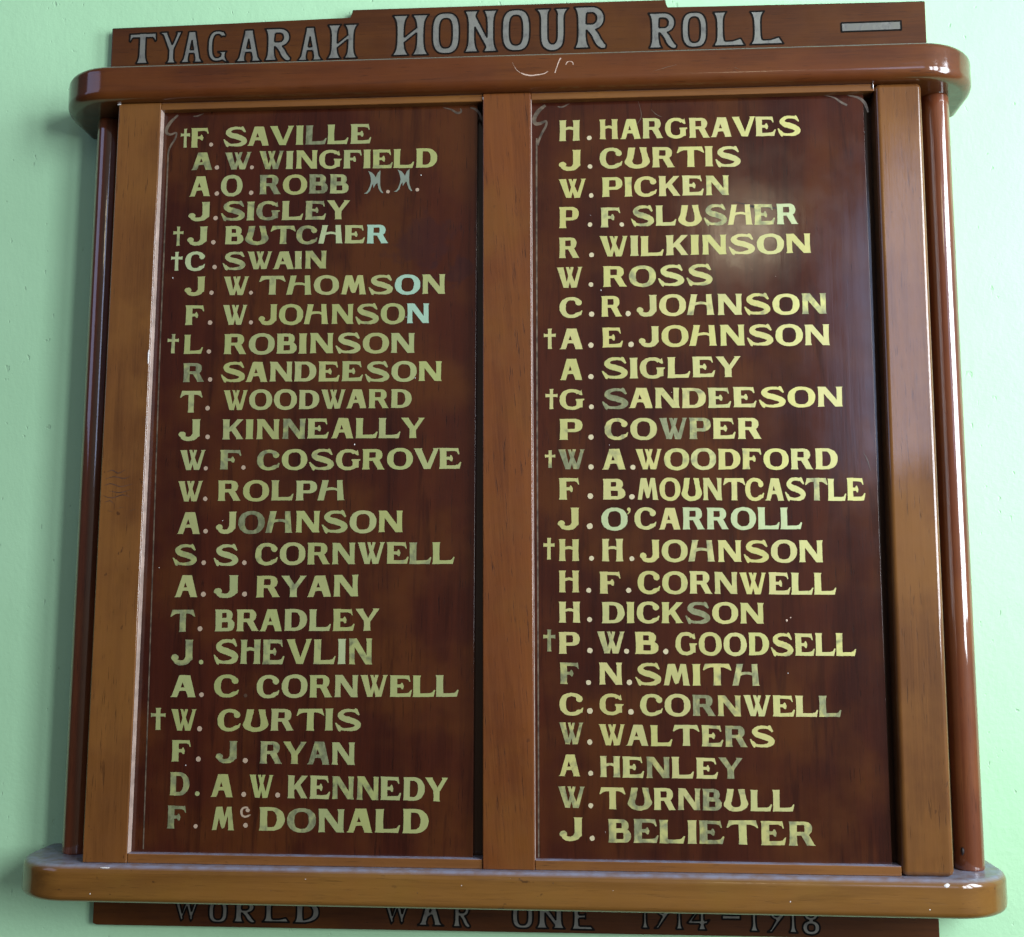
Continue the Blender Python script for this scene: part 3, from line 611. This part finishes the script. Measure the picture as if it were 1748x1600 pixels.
[["+",486.0,498.7,221.8,221.8,23.1,23.1,"7"],["P",502.5,524.7,219.8,219.8,22.9,22.9,"1"],[".",532.4,538.1,220.0,220.0,22.4,22.4,"q"],["W",542.8,571.9,220.1,220.1,22.8,22.8,"4"],[".",571.0,576.4,219.7,219.7,22.8,22.8,"q"],["B",582.7,607.4,219.6,219.6,22.8,22.8,"2"],[".",611.9,617.5,219.5,219.5,22.8,22.8,"q"],["GOODSELL",624.9,811.4,219.1,218.2,23.0,23.4,"11113213"]],
[["F",503.6,523.7,188.0,188.0,22.2,22.2,"6"],[".",530.8,536.2,187.0,187.0,22.8,22.8,"q"],["N",544.9,569.1,187.6,187.6,22.4,22.4,"1"],[".",573.4,579.2,187.2,187.2,22.3,22.3,"q"],["SMITh",582.5,711.8,187.3,187.5,22.5,22.1,"21345"]],
[["C",503.0,528.2,156.2,156.2,22.5,22.5,"2"],[".",531.8,537.9,157.4,157.4,21.5,21.5,"q"],["G",544.9,570.0,156.6,156.6,21.7,21.7,"2"],[".",574.7,580.5,156.8,156.8,21.7,21.7,"q"],["CORNWELL",587.1,794.3,156.1,156.3,21.9,21.0,"11751116"]],
[["W",502.5,527.6,126.0,126.0,22.1,22.1,"5"],[".",531.6,537.2,125.6,125.6,22.1,22.1,"q"],["WALTERS",544.0,725.2,125.2,125.2,21.8,21.2,"1131462"]],
[["A",502.1,524.4,93.6,93.6,22.2,22.2,"3"],[".",532.6,537.9,94.0,94.0,21.5,21.5,"q"],["HENLEY",544.9,692.3,92.8,92.7,21.7,21.1,"436226"]],
[["W",501.1,529.1,61.5,61.5,21.8,21.8,"5"],[".",532.6,537.7,61.3,61.3,22.2,22.2,"q"],["TURNBULL",544.2,743.6,60.5,60.9,22.0,21.3,"15247322"]],
[["J",502.6,526.4,29.0,29.0,22.6,22.6,"3"],[".",533.8,539.1,28.4,28.4,22.1,22.1,"q"],["BELIETER",553.0,764.2,27.3,27.2,23.6,23.8,"56536345"]]],
'HD':[
[["T",-25.6,8.3,929.5,39.4],["Y",12.7,40.4,929.0,40.5],["A",39.2,67.6,929.1,40.2],["G",73.4,99.8,929.6,39.5],["A",107.9,140.6,928.1,40.9],["R",144.0,176.8,928.5,41.2],["A",184.7,215.9,927.3,42.6],["H",221.0,259.1,928.5,43.7]],
[["H",300.6,345.8,930.0,51.6],["O",349.8,382.8,930.7,52.2],["N",388.7,429.1,931.6,52.9],["O",434.5,468.0,931.7,52.5],["U",475.0,515.0,931.3,52.7],["R",521.3,559.6,932.4,52.6]],
[["R",609.8,643.2,929.7,44.4],["O",649.5,678.8,929.4,44.3],["L",685.9,723.5,930.1,42.8],["L",729.3,768.6,930.6,41.6]],
[["-",836.2,905.3,943.2,11.4]]],
'FT':[
[["W",72.1,98.9,-78.9,22.3],["O",110.9,131.9,-79.8,23.8],["R",138.7,163.7,-79.0,23.0],["L",171.6,202.1,-78.1,22.8],["D",206.6,235.3,-78.5,23.3]],
[["W",308.0,335.5,-77.3,22.9],["a",344.4,374.0,-78.4,24.7],["R",383.6,403.1,-79.2,26.1]],
[["O",449.1,471.8,-79.3,26.7],["N",474.7,506.8,-78.9,27.0],["E",513.4,538.1,-79.4,26.6]],
[["1",589.2,597.4,-76.6,26.1],["9",603.1,620.0,-76.2,26.1],["1",626.1,634.3,-76.9,26.5],["4",638.4,663.0,-77.1,26.5],["-",676.1,695.6,-65.6,4.4],["1",705.3,715.2,-77.5,26.0],["9",724.0,742.3,-77.9,26.7],["1",746.7,756.4,-78.1,26.7],["8",761.5,779.9,-80.0,28.9]]],
'SC':{
'l1':[[67.2,828.3],[59.3,820.4],[54.7,812.8],[54.6,807.2],[59.2,805.0],[66.0,806.9],[64.9,799.9],[59.8,790.9],[57.4,781.2],[57.5,756.1],[57.4,551.4],[59.8,258.9],[61.7,12.7]],
'l2':[[85.1,826.1],[90.6,826.6],[97.3,829.3]],
'l3':[[373.7,828.6],[382.4,826.3],[389.1,822.0],[393.8,823.2],[393.1,827.4]],
'l4':[[404.4,827.8],[410.3,825.5],[415.0,819.9],[417.1,812.9]],
'l5':[[406.5,804.2],[407.9,797.9],[412.5,791.6],[415.9,781.9],[416.7,764.7],[418.9,481.6],[421.6,12.4]],
'r1':[[489.0,828.2],[481.1,821.5],[476.5,812.7],[477.8,807.1],[483.1,807.0],[489.6,809.5],[489.6,804.0],[484.4,793.9],[480.4,781.6],[479.1,763.2],[479.6,481.0],[480.7,168.3],[481.0,11.0]],
'r2':[[502.8,826.4],[508.1,825.6],[516.0,829.5]],
'r3':[[798.3,831.1],[808.4,828.1],[815.9,822.5],[822.1,818.9]],
'r4':[[823.1,830.4],[834.5,827.4],[841.2,821.1],[844.6,810.1]],
'r5':[[839.1,796.8],[841.2,785.9],[842.7,774.4],[842.8,724.3],[843.8,477.6],[844.3,171.1],[845.3,13.4]]}
}
for tk in DATA['L']: name_line(tk, 0, panels[0])
for tk in DATA['R']: name_line(tk, 1, panels[1])

def title(word, parent, name, zf, z_paint, tone):
    F, O = Letters(), Letters()
    for t, x0, x1, b, h in word:
        q = TG[t]; a, c = bounds(q)
        sx = (x1 - x0) / (c - a)
        q = [[((p[0] - a) * sx, p[1] * h) for p in qq] for qq in q]
        q = [[(p[0] + rnd.uniform(-.12, .12), p[1] + rnd.uniform(-.12, .12)) for p in qq] if len(qq) > 4 else qq for qq in q]
        vs, fs = union(q)
        k = 1 + rnd.uniform(-.07, .07)
        F.add(vs, fs, lambda u, v: v3(x0 + u, b + v, z_paint + .25), (tone[0] * k, tone[1] * k, tone[2] * k, .42))
        ov, of = union(outline(vs, fs, 1.0, 1))
        O.add(ov, of, lambda u, v: v3(x0 + u, b + v, z_paint + .45), (0, 0, 0, 1))
    w = F.build(name, M['silver'], parent)
    O.build('letter_outline', M['outline'], w, attr=False)
TONE = (0.205, 0.205, 0.182)
for wd in DATA['HD']: title(wd, header, 'painted_dash' if len(wd) == 1 else 'title_word', -83, -83, TONE if len(wd) > 1 else (0.14, 0.14, 0.13))
for i, wd in enumerate(DATA['FT']): title(wd, footer, 'date_lettering' if i == 3 else 'title_word', -83, -83, TONE)

# faded gilt border of each panel
def ribbon(pts, z=-9.80):
    L = Letters()
    vs, fs = union(stroke(pts, 5))
    L.add(vs, fs, lambda u, v: v3(u, v, z), (0, 0, 0, 1))
    return L
def border(keys, panel):
    S = DATA['SC']
    for k, ws, mk in keys:
        pts = S[k]
        L = ribbon([(x, y, ws[min(i, len(ws) - 1)]) for i, (x, y) in enumerate(pts)])
        L.build('border_line' if len(pts) < 9 and k[1] == '5' else 'border_scroll', M[mk], panel, attr=False)
border((('l1', [2.2, 3.6, 3.8, 3.4, 2.6, 2.0, 2.2, 2.2, 2.0, 1.8, 1.5, 1.3, 1.3], 'fadelt'), ('l2', [1.0, 1.8, .6], 'fade'), ('l3', [.8, 1.8, 2.6, 2.2, 1.0], 'fade'),
        ('l4', [1.4, 2.6, 2.6, 1.4], 'fade')), panels[0])
border((('r1', [3.0, 4.6, 4.6, 4.4, 3.6, 2.4, 2.6, 2.6, 2.2, 1.8, 1.6, 1.5, 1.5], 'fadelt'), ('r2', [1.0, 2.0, .6], 'fade'), ('r3', [.7, 1.6, 2.4, 2.2], 'fade'),
        ('r4', [1.2, 2.6, 3.4, 1.6], 'fade')), panels[1])

# ---------------------------------------------------------------- wear: scratches, chips, specks
def mark(name, pts, z, mat, parent, lift=.0):
    L = Letters()
    P = [[p for p in q] for q in stroke(pts, 6)]
    vs, fs = union(P)
    L.add([(p[0] , p[1]) for p in vs], fs, lambda u, v: v3(u + rnd.uniform(-.12, .12), v + rnd.uniform(-.12, .12), z + lift), (0, 0, 0, 1))
    return L.build(name, mat, parent, attr=False)
zc = 14.12
mark('scratch', [(453, 868.5, .12), (457.5, 860, .35), (462.5, 855.3, .4)], zc, M['scratch'], cornice)
mark('scratch', [(463, 855.6, 1.0), (467, 853.6, 1.3), (474, 852.2, 1.4), (481, 852.8, 1.2), (488, 853.8, 1.0), (493, 856.5, .8)], zc, M['scratch'], cornice)
mark('scratch', [(500.5, 854.6, 1.2), (502.5, 861, .9), (505, 868, 1.2), (507, 871.6, 1.6)], zc, M['scratch'], cornice)
mark('scratch', [(512.5, 863.6, .7), (514, 866.4, .8), (517, 867.4, .5), (520, 866.2, .8), (520.8, 863.2, .9)], zc, M['scratch'], cornice)
mark('scratch', [(608, 853, .12), (622, 857, .4), (634, 860, .15)], zc, M['fadelt'], cornice)
mark('scratch', [(697, 855, .4), (703, 852, .2)], zc, M['fadelt'], cornice)
mark('gouge', [(696, 711, .4), (704, 709.2, .9), (712, 707, 1.4), (717, 705.2, 2.6), (722, 705.4, 1.2), (736, 703.6, 1.6), (750, 701.5, .6)], -9.93, M['gouge'], panels[1])
mark('scratch', [(593, 830, .3), (596, 812, .7), (589, 800, .5), (586, 790, .8)], -9.90, M['fade'], panels[1])
mark('scratch', [(607, 820, .2), (613, 814, .8), (619, 811, .2)], -9.90, M['fade'], panels[1])
mark('scratch', [(826, 432, .2), (830, 424, .8), (833, 412, .3)], -9.70, M['fade'], panels[1])

# dark tiger marks where the varnish has crazed on the left upright
M['crazed'] = plain('crazed_varnish', (0.060, 0.026, 0.013), 0.5, 0.4, 120, 0.5)
stiles = [o for o in board.children if o.name.startswith('stile')]
left_stile = min(stiles, key=lambda o: min(v.co.x for v in o.data.vertices))
for q in [[(7.6, 414.5), (13.5, 416.4), (20.2, 413.1), (27.9, 417.0)], [(6.0, 406.7), (15.8, 409.3), (27.1, 407.3), (33.5, 409.8)], [(5.0, 399.6), (12.8, 401.5), (23.5, 398.3), (36.5, 401.4)], [(10.6, 393.8), (22.5, 391.8), (35.5, 395.0)], [(4.2, 388.7), (13.6, 386.0), (26.6, 389.2), (34.6, 386.6)], [(5.9, 380.9), (12.4, 382.8), (16.5, 379.6)], [(20.7, 374.4), (28.5, 375.7)], [(10.3, 371.9), (15.6, 370.6)], [(35.2, 371.8), (41.7, 373.7)]]:
    mark('varnish_craze', [(x, y, .25 if i in (0, len(q) - 1) else .95) for i, (x, y) in enumerate(q)], 0.1, M['crazed'], left_stile)

def speck(x, y, z, rx, ry, rz, mat, parent, name='chip'):
    bm = bmesh.new()
    bmesh.ops.create_icosphere(bm, subdivisions=2, radius=1.0)
    for v in bm.verts:
        k = 1 + rnd.uniform(-.22, .22)
        v.co = v3(x + v.co.x * rx * k, y + v.co.z * ry * k, z - v.co.y * rz)
    return from_bm(name, bm, mat, parent, 60)
speck(886, -6, 11.8, 4.6, 3.4, 2.2, M['chip'], base)
speck(848.5, 836, -.6, .8, 3.4, 1.0, M['chip'], board)
speck(419.6, 834, -.6, .6, 2.6, .8, M['chip'], board)
speck(1.6, 838.2, .2, 2.2, .8, .5, M['chip'], board)
speck(30, -2, 12.2, 5, .8, .5, M['chip'], base)
speck(48.3, 543, -.3, 1.0, 8.5, .7, M['chip'], board)
speck(453, -6.4, 13.2, 1.5, 1.5, .4, M['chip'], base)
for k in range(18):
    pn = panels[k % 2]
    x = rnd.uniform(60, 415) if k % 2 == 0 else rnd.uniform(485, 838)
    r = rnd.uniform(.25, .55)
    speck(x, rnd.uniform(20, 815), -9.9, r, r * rnd.uniform(.8, 1.8), .3, M['chip'], pn, 'paint_speck')
for k in range(9):
    r = rnd.uniform(.3, .7)
    speck(rnd.uniform(0, 900), rnd.uniform(-28, -5), 13.9, r, r, .3, M['chip' if k % 3 else 'gouge'], base, 'paint_speck')
speck(741, 255, -9.9, 1.1, 1.3, .5, M['scratch'], panels[1], 'knot')
speck(745, 258, -9.9, .8, .8, .5, M['scratch'], panels[1], 'knot')
speck(916.5, 20, -30.0, 1.6, 4.2, 1.8, M['gouge'], board, 'knot')
